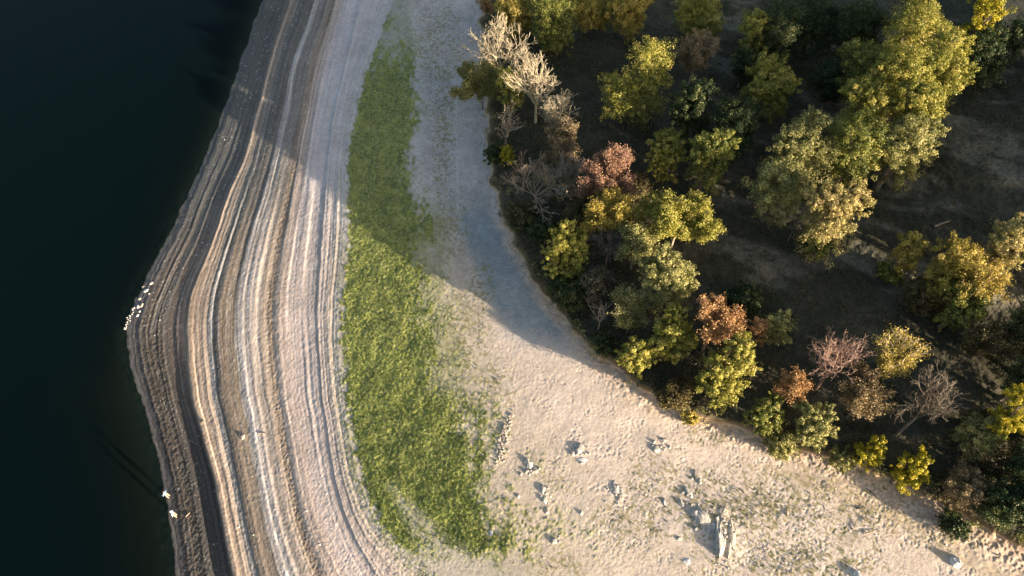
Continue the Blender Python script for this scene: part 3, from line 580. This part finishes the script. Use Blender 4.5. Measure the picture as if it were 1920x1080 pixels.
scatter(9000, 890, 2060, -20, 1060, lambda a, b, u, d: (u > 6.06) * (.10 + .6 * ss(.42, .7, fbm(a / 45, b / 40, 120, 3))) * (1 - .75 * ss(.5, .62, fbm(a / 90, b / 60, 121)) * (a > 1330)),
        .55, .10, (0, 0, .5), 'floor', 'undergrowth', 'dark brown and green undergrowth covering the floor of the wood', 'undergrowth', kper=22, rad=.55)
scatter(5200, 890, 2060, -20, 1060, lambda a, b, u, d: (d > 8) * np.clip((.85 * (1 - ss(90, 230, d))) * (1 - .8 * ss(1320, 1420, a)) + .0 * ss(1480, 1600, a) * ss(600, 700, b) * ss(.45, .6, fbm(a / 40, b / 40, 122)), 0, 1),
        1.9, .085, (0, 0, .2), 'twig', 'thicket', 'brown leafless thicket filling the gaps between the trees', 'undergrowth', kper=42, rad=.95)
scatter(3600, 890, 2060, -20, 1080, lambda a, b, u, d: (d > -7) * (d < 30) * ss(.2, .55, fbm(a / 14, b / 14, 123)) * (1 - .6 * (d < 0)), .8, .10, (0, 0, .4), 'olive', 'bank_undergrowth', 'olive and rusty weeds fringing the top of the sandy bank', 'undergrowth', kper=34, rad=.5)
scatter(90000, 600, 960, -20, 1090, lambda a, b, u, d: grass_d(a, b, u) ** 1.5 * .9, .13, .055, (.2, 0, .25), 'grass', 'grass', 'bright green turf strip running along the middle of the beach', 'grass', kper=2, rad=.10,
        tfun=lambda X, Y: ss(.25, .8, fbm(X * 1.2, Y * .8, 97)) * .8)
scatter(60000, 700, 1960, -20, 1090, lambda a, b, u, d: (u > 4.6) * (u < 5.96) * ss(.58, .72, vn(a / 6, b / 6, 130) * .6 + .55 * weed_d(a, b)) * weed_d(a, b), .12, .06, (.1, 0, .5), 'weed', 'weeds', 'scattered low weeds dotting the pale sand', 'weeds', kper=3, rad=.10)
# ------------------------------------------------------------------ stones
import bmesh
def rock_mesh(w, d, h, seed, sub=3, sharp=.6, facet=9):
    bm = bmesh.new(); bmesh.ops.create_icosphere(bm, subdivisions=sub, radius=1); r = np.random.RandomState(seed)
    pl = r.normal(size=(facet * 2, 3)); pl[:, 2] = np.abs(pl[:, 2]) * .8; pl /= np.linalg.norm(pl, axis=1, keepdims=True); off = r.uniform(.55, .9, facet * 2)
    co = np.array([v.co[:] for v in bm.verts])
    for p, o_ in zip(pl, off):
        t_ = co @ p - o_; co = co - np.where(t_ > 0, t_, 0)[:, None] * p * .92
    co *= 1 + sharp * .35 * (vn(co[:, 0] * 3 + seed, co[:, 1] * 3 + co[:, 2] * 2, seed)[:, None] - .5)
    co += (vn(co[:, 0] * 9 + seed, co[:, 1] * 9 + co[:, 2] * 7, seed + 1)[:, None] - .5) * .14
    for v, c_ in zip(bm.verts, co * np.array([w, d, h])): v.co = c_
    me = bpy.data.meshes.new('rock'); bm.to_mesh(me); bm.free(); return me
def rock(px, py, wpx, dpx, h, mat, label, name='rock', cat='rock', group=None, rot=0., seed=None, sink=.38, taper=False):
    z = gz(px, py); X, Y, t_ = unproj(px, py, z); sc = float(t_) / F; h = h * .44
    me = rock_mesh(wpx * sc, dpx * sc / .85, h, seed or int(px * 3 + py), 4 if wpx > 9 else 2); me.materials.append(M[mat]); me.name = name
    if taper:
        for v in me.vertices:
            q = min(1, max(0, (v.co.y / (dpx * sc / .85) + 1) / 1.5)); v.co.x *= .12 + .88 * q ** .8; v.co.z *= .75 + .25 * q
    o = bpy.data.objects.new(name, me); COL.objects.link(o); o.location = (float(X), float(Y), z + h * (.5 - sink)); o.rotation_euler = (0, 0, rot)
    return tag(o, label, cat, group)
rock(1791, 1054, 11, 12, .85, 'white', 'white boulder alone on the sand in the lower corner, a long shadow beside it', 'boulder', 'boulder', sink=.05, rot=.4)
rock(1607, 1079, 8, 9, .8, 'white', 'pale boulder cut by the bottom edge of the frame', 'boulder', 'boulder', sink=.05)
rock(1349, 1018, 15, 36, 1.15, 'stone', 'tall pointed white rock, the largest of the outcrop', 'pointed_rock', rot=-.18, sink=.1, taper=True)
rock(1318, 972, 19, 20, .55, 'stone', 'broad broken grey rock above the tall pointed one', 'broken_rock', rot=.5, sink=.2)
rock(1303, 962, 9, 9, .7, 'stone', 'dark sided rock at the upper end of the broken grey one', 'rock', rot=.9, sink=.15)
rock(1333, 990, 12, 10, .55, 'stone', 'low grey rock wedged between the broken rock and the pointed one', 'rock', rot=1.2)
rock(1372, 1000, 8, 34, .45, 'stonew', 'long cream slab along the right flank of the pointed rock', 'rock_slab', rot=-.1)
rock(1367, 1030, 6, 20, .45, 'stonew', 'narrow cream slab below the long slab', 'rock_slab', rot=-.25)
rock(1356, 962, 12, 12, .35, 'stonew', 'flat cream rock at the upper end of the long slab', 'rock')
rock(1086, 842, 9, 14, .7, 'stone', 'pale rock with a dark hollow, highest in the sand near the wood', 'rock', rot=-.5)
rock(1074, 850, 7, 6, .4, 'stonew', 'small warm rock left of the pale rock with the hollow', 'rock')
rock(1092, 862, 13, 6, .22, 'white', 'flat chalky patch of rock below the pale rock with the hollow', 'rock')
rock(991, 869, 9, 13, .6, 'stone', 'pale rock half buried between the stony bank and the hollow rock', 'rock', rot=.3)
rock(1003, 882, 8, 5, .3, 'stonew', 'small rock at the foot of the half buried pale one', 'rock')
rock(1230, 842, 9, 8, .5, 'stone', 'small grey rock on the sand below the bank edge', 'rock')
rock(1242, 825, 11, 4, .25, 'stonew', 'flat stone just above the small grey rock', 'rock')
rock(1330, 805, 5, 4, .3, 'stone', 'small dark stone in a hollow right under the bank', 'rock')
rock(1153, 915, 8, 16, .4, 'stone', 'upright ridge of grey stones in the middle of the sand', 'rock', rot=.2)
rock(1162, 933, 7, 9, .3, 'stonew', 'cream stone touching the foot of the upright grey ridge', 'rock')
rock(1017, 918, 5, 10, .5, 'stone', 'upper stone of the short dark row near the lawn', 'rock')
rock(1021, 938, 6, 8, .45, 'stone', 'middle stone of the short dark row near the lawn', 'rock')
rock(1026, 958, 5, 7, .35, 'stonew', 'lowest stone of the short dark row near the lawn', 'rock')
rock(972, 930, 4, 4, .4, 'stone', 'lone small stone left of the short dark row', 'rock')
rock(1090, 962, 4, 5, .4, 'stone', 'lone small stone right of the short dark row', 'rock')
rock(1040, 1014, 9, 6, .4, 'stone', 'grey stone on the open sand near the bottom edge', 'rock')
rock(1308, 893, 9, 11, .35, 'stonew', 'square cream stone above the outcrop', 'rock', rot=.1)
rock(1291, 925, 6, 13, .5, 'stone', 'narrow slanting stone between the square cream stone and the outcrop', 'rock', rot=.35)
rock(1278, 945, 6, 9, .5, 'stone', 'dark sided stone on the upper left of the outcrop', 'rock', rot=.4)
rock(1245, 940, 4, 8, .4, 'stone', 'small upright stone farthest left of the outcrop', 'rock')
rock(1273, 1010, 9, 4, .25, 'stonew', 'flat stone in the sand left of the tall pointed rock', 'rock')
rock(1288, 1053, 9, 7, .2, 'white', 'chalky flat stone left of the foot of the pointed rock', 'rock')
rock(921, 1000, 6, 6, .3, 'white', 'white stone lying on the lower edge of the lawn', 'rock')
rock(455, 819, 6, 5, .5, 'stonew', 'brown boulder on the striped mud between two ridges', 'boulder', 'boulder')
rock(379, 790, 5, 2.5, .5, 'darkwood', 'dark stump standing on the tan ridge near the water', 'tree_stump', 'stump')
# the stones of the point
rock(284, 531, 4.2, 4.2, .35, 'stonew', 'roundest pale stone, uppermost at the tip of the point', 'stone', 'stone')
rock(274, 545, 5.5, 4.5, .45, 'white', 'large white stone at the waterline below the roundest one', 'stone', 'stone', rot=.6)
rock(268, 538, 3.5, 3, .3, 'stonew', 'dull stone in the water beside the large white one', 'stone', 'stone')
rock(280, 551, 3.5, 2, .25, 'stonew', 'orange tinted stone leaning on the large white one', 'stone', 'stone', rot=.7)
rock(262, 560, 4.5, 3.5, .3, 'stone', 'grey flat stone awash between the two groups of white stones', 'stone', 'stone')
rock(266, 573, 4, 5.5, .5, 'stonew', 'tall warm white stone in the middle of the point', 'stone', 'stone')
rock(259, 575, 3.5, 4, .4, 'white', 'white stone against the tall warm one at the water', 'stone', 'stone')
rock(262, 584, 2.6, 2.4, .25, 'white', 'little stone below the tall warm white one', 'stone', 'stone')
rock(258, 592, 3.4, 2.8, .3, 'white', 'bright lone stone on the mud beside the line of small stones', 'stone', 'stone')
r0 = rock(252, 577, 2.0, 1.8, .2, 'white', 'small white stone in the line along the waterline of the point', 'stone', 'stone', 'small white stones along the waterline')
for k in range(26):
    f_ = (k + .5) / 26; px = 250 - 17 * f_ + rs.normal() * 2.2; py = 580 + 38 * f_ + rs.normal() * 1.5
    o = r0.copy(); COL.objects.link(o); z = gz(px, py); X, Y, _ = unproj(px, py, max(z, 0)); o.location = (float(X), float(Y), max(z, 0) + .06)
    s_ = rs.uniform(.4, .95); o.scale = (s_, s_ * rs.uniform(.7, 1.2), s_); o.rotation_euler = (0, 0, rs.uniform(0, 6))
# cobbles of the stony bank beside the lawn
r1 = rock(938, 815, 2.4, 2.2, .2, 'cobble', 'small cobble in the stony bank beside the lawn', 'cobble', 'stone', 'cobbles of the stony bank')
for k in range(70):
    f_ = rs.rand(); px = 962 - 34 * f_ + rs.normal() * (3 + 3 * f_) + 8 * (f_ > .8); py = 772 + 95 * f_ + rs.normal() * 3
    o = r1.copy(); COL.objects.link(o); z = gz(px, py); X, Y, _ = unproj(px, py, z); o.location = (float(X), float(Y), z + .05)
    s_ = rs.uniform(.5, 1.7); o.scale = (s_, s_ * rs.uniform(.7, 1.2), s_); o.rotation_euler = (0, 0, rs.uniform(0, 6))
# broken rubble lying round the outcrops
r3 = rock(1310, 990, 2.6, 2.0, .22, 'stone', 'small broken piece of rock beside an outcrop in the sand', 'rubble_stone', 'stone', 'broken pieces round the outcrops')
for (mx, my, rx_, ry_, n_) in [(1322,975,20,20,26),(1352,1005,20,34,30),(1086,850,14,14,16),(993,876,14,12,16),(1240,836,14,10,12),(1155,925,12,18,16),(1022,940,9,26,12),(1308,898,12,9,8),(1290,936,16,14,12),(1042,1014,9,6,5)]:
    for k in range(n_):
        px = mx + rs.normal() * rx_ * .6; py = my + rs.normal() * ry_ * .6
        o = r3.copy(); COL.objects.link(o); z = gz(px, py); X, Y, _ = unproj(px, py, z); o.location = (float(X), float(Y), z + .02)
        s_ = rs.uniform(.4, 1.9) ** 1.2; o.scale = (s_, s_ * rs.uniform(.6, 1.1), s_ * .9); o.rotation_euler = (0, 0, rs.uniform(0, 6))
# pebbles that catch the light on the mud and sand
r2 = rock(590, 12, 1.4, 1.3, .16, 'white', 'white pebble lying loose on the mud or sand', 'pebble', 'stone', 'white pebbles')
spots = [(587,9),(592,16),(585,20),(596,6),(508,13),(499,70),(557,24),(380,455),(388,459),(421,262),(622,18),(691,51),(343,503),(308,490),(1642,1003),(1773,1022),(1817,1016),(905,1002),(475,1003),(574,958),(448,988),(700,200),(665,247),(1010,690),(1086,660),(720,245),(318,547),(290,629),(300,600)]
for (px, py) in spots + [(rs.uniform(480, 1060), rs.uniform(700, 1070)) for _ in range(12)]:
    o = r2.copy(); COL.objects.link(o); z = gz(px, py); X, Y, _ = unproj(px, py, z); o.location = (float(X), float(Y), z + .03)
    s_ = rs.uniform(.35, .9); o.scale = (s_, s_, s_); o.rotation_euler = (0, 0, rs.uniform(0, 6))
# ------------------------------------------------------------------ sticks and logs
def stick(pts, r, mat, label, name='stick', cat='stick', group=None):
    P = []
    for (px, py, dz) in pts:
        z = gz(px, py) + dz; X, Y, _ = unproj(px, py, z); P.append((float(X), float(Y), z))
    b0 = P[0]; seg = [(*(np.array(P[i]) - b0), *(np.array(P[i + 1]) - b0), r * (1 - .25 * i), r * (1 - .25 * (i + 1))) for i in range(len(P) - 1)]
    a, b_ = tubes(seg, 6); o = mesh_np(name, a, b_, M[mat], smooth=True); o.location = b0
    return tag(o, label, cat, group)
stick([(1752,424,.2),(1768,418,.3),(1782,414,.2)], .16, 'barkg', 'pale fallen log in the dark clearing', 'fallen_log', 'log')
stick([(348,969,.06),(356,961,.10)], .07, 'wood', 'short pale plank on the brown mud near the two people', 'driftwood', 'driftwood')
stick([(1598,993,.05),(1604,988,.12),(1605,978,.08)], .05, 'wood', 'curved pale stick among the weeds near the bottom', 'stick')
stick([(1620,1001,.05),(1632,999,.12),(1642,994,.06)], .05, 'wood', 'straight pale stick right of the curved one')
stick([(1620,970,.05),(1622,982,.1)], .04, 'wood', 'short upright stick above the straight pale one')
stick([(1607,954,.05),(1618,953,.08)], .07, 'darkwood', 'short dark branch in the weeds below the bank')
stick([(1550,916,.05),(1554,906,.1)], .04, 'darkwood', 'thin dark twig on the sand below the yellow bush')
stick([(1475,966,.04),(1475,952,.12)], .05, 'darkwood', 'dark upright twig right of the outcrop')
stick([(1868,1040,.05),(1878,1042,.05)], .05, 'darkwood', 'dark twig at the foot of the bank in the corner')
stick([(1628,918,.05),(1640,928,.08),(1646,936,.05)], .05, 'darkwood', 'crooked dark branch below the larger yellow bush')
stick([(484,812,.06),(500,813,.08)], .05, 'wood', 'pale stick crossing the narrow ridge right of the brown boulder')
stick([(388,899,.05),(400,897,.06)], .06, 'darkwood', 'dark stick at the edge of the tan ridge')
# ------------------------------------------------------------------ the two people at the water's edge
def person(px, py, label, top, legs, head, face, pose):
    z = max(gz(px, py), .02); X, Y, _ = unproj(px, py, z)
    root = empty('person', (float(X), float(Y), z)); root.rotation_euler = (0, 0, face); tag(root, label, 'person')
    def skin(name, vs, es, par, mat, sub=2):
        me = bpy.data.meshes.new(name); me.from_pydata([v[:3] for v in vs], es, []); o = bpy.data.objects.new(name, me); COL.objects.link(o); o.parent = par
        me.materials.append(M[mat]); m = o.modifiers.new('skin', 'SKIN'); m.use_smooth_shade = True
        if not me.skin_vertices: me.attributes
        for i, sv in enumerate(me.skin_vertices[0].data): sv.radius = (vs[i][3], vs[i][3] * (vs[i][4] if len(vs[i]) > 4 else 1)); sv.use_root = (i == 0)
        s = o.modifiers.new('sub', 'SUBSURF'); s.levels = sub; s.render_levels = sub; return o
    a1, a2 = pose
    V_ = [(0,0,.92,.13,.75),(0,0,1.10,.12,.75),(0,0,1.30,.15,.7),(0,0,1.46,.10,.8),(0,.01,1.54,.05),(0,.02,1.63,.088,1.1),(0,.02,1.72,.07)]
    E_ = [(0,1),(1,2),(2,3),(3,4),(4,5),(5,6)]
    hand = {}
    for s, arm in ((-1, a1), (1, a2)):
        b0 = len(V_); V_ += [(s*.10,0,.86,.085),(s*.11,.02,.48,.06),(s*.12,-.01,.08,.042),(s*.13,.12,.04,.035)]
        E_ += [(0,b0),(b0,b0+1),(b0+1,b0+2),(b0+2,b0+3)]
        b1 = len(V_); el, ha = arm; V_ += [(s*.19,0,1.41,.055),(s*el[0],el[1],el[2],.042),(s*ha[0],ha[1],ha[2],.028)]
        E_ += [(3,b1),(b1,b1+1),(b1+1,b1+2)]
        hd = np.array([s*ha[0], ha[1], ha[2]]); dr = hd - np.array([s*el[0], el[1], el[2]]); dr /= np.linalg.norm(dr)
        sd_ = np.cross(dr, (0, 0, 1.)); sd_ /= (np.linalg.norm(sd_) + 1e-6); pm = len(V_)
        V_.append((*(hd + dr * .06), .030)); E_.append((b1+2, pm))
        for f, (o_, ln) in enumerate([(-.030,.065),(-.010,.078),(.010,.072),(.030,.056)]):
            i0 = len(V_); p = hd + dr * .10 + sd_ * o_; q = p + dr * ln * .5 + np.array([0, 0, -.012]); w_ = q + dr * ln * .4 + np.array([0, 0, -.025])
            V_ += [(*p, .010), (*q, .009), (*w_, .008)]; E_ += [(pm, i0), (i0, i0+1), (i0+1, i0+2)]
        i0 = len(V_); p = hd + dr * .05 + sd_ * .045 * s; V_ += [(*p, .011), (*(p + dr * .04 + sd_ * .02 * s), .009)]; E_ += [(pm, i0), (i0, i0+1)]
        hand[s] = hd
    body = skin('body', V_, E_, root, 'skin')
    G = [(0,0,.95,.150,.8),(0,0,1.12,.148,.8),(0,0,1.32,.175,.75),(0,0,1.45,.12,.8)]; Ge = [(0,1),(1,2),(2,3)]
    for s, arm in ((-1, a1), (1, a2)):
        i0 = len(G); el, ha = arm; e_ = np.array([s*el[0],el[1],el[2]]); h_ = np.array([s*ha[0],ha[1],ha[2]])
        G += [(s*.20,0,1.41,.072),(*e_,.058),(*(e_*.25+h_*.75),.045)]; Ge += [(3,i0),(i0,i0+1),(i0+1,i0+2)]
    skin('shirt', G, Ge, root, top)
    G = [(0,0,.93,.155,.8)]; Ge = []
    for s in (-1, 1):
        i0 = len(G); G += [(s*.10,0,.80,.105),(s*.11,.02,.48,.078),(s*.12,-.01,.12,.062)]; Ge += [(0,i0),(i0,i0+1),(i0+1,i0+2)]
    skin('trousers', G, Ge, root, legs)
    for s in (-1, 1): skin('shoe', [(s*.12,-.03,.05,.055,.8),(s*.13,.10,.04,.05,.7),(s*.13,.17,.035,.04,.7)], [(0,1),(1,2)], root, 'navy', 1)
    bm = bmesh.new(); bmesh.ops.create_uvsphere(bm, u_segments=20, v_segments=12, radius=1)
    for v in list(bm.verts):
        if v.co.z < -.15 and v.co.y > -.3: v.co.z = -.15
        v.co = Vector((v.co.x * .100, v.co.y * .115 - .0, v.co.z * .105 + 1.715))
    me = bpy.data.meshes.new('hair'); bm.to_mesh(me); bm.free(); me.materials.append(M[head]); o = bpy.data.objects.new('cap' if head == 'whitecap' else 'hair', me); COL.objects.link(o); o.parent = root
    for f_ in me.polygons: f_.use_smooth = True
    # face: eyes, nose and mouth set on the front of the head
    for s in (-1, 1):
        bm = bmesh.new(); bmesh.ops.create_icosphere(bm, subdivisions=1, radius=.011); me = bpy.data.meshes.new('eye'); bm.to_mesh(me); bm.free(); me.materials.append(M['navy'])
        o = bpy.data.objects.new('eye', me); COL.objects.link(o); o.parent = body; o.location = (s*.032,.108,1.645)
    bm = bmesh.new(); bmesh.ops.create_cone(bm, segments=8, radius1=.016, radius2=.006, depth=.04, cap_ends=True); me = bpy.data.meshes.new('nose'); bm.to_mesh(me); bm.free(); me.materials.append(M['skin'])
    o = bpy.data.objects.new('nose', me); COL.objects.link(o); o.parent = body; o.location = (0,.118,1.615); o.rotation_euler = (-.35, 0, 0)
    return root
person(318, 932, "person in a blue top and cream trousers standing at the water's edge", 'blue', 'cream', 'hairm', math.radians(75), (((.30,.05,1.16),(.26,.26,1.06)),((.32,.10,1.18),(.20,.34,1.14))))
person(332, 968, 'person in a pale blue top and white cap standing on the mud by the water', 'paleblue', 'cream', 'whitecap', math.radians(100), (((.30,-.02,1.14),(.30,.10,.88)),((.30,.06,1.15),(.22,.30,1.10))))
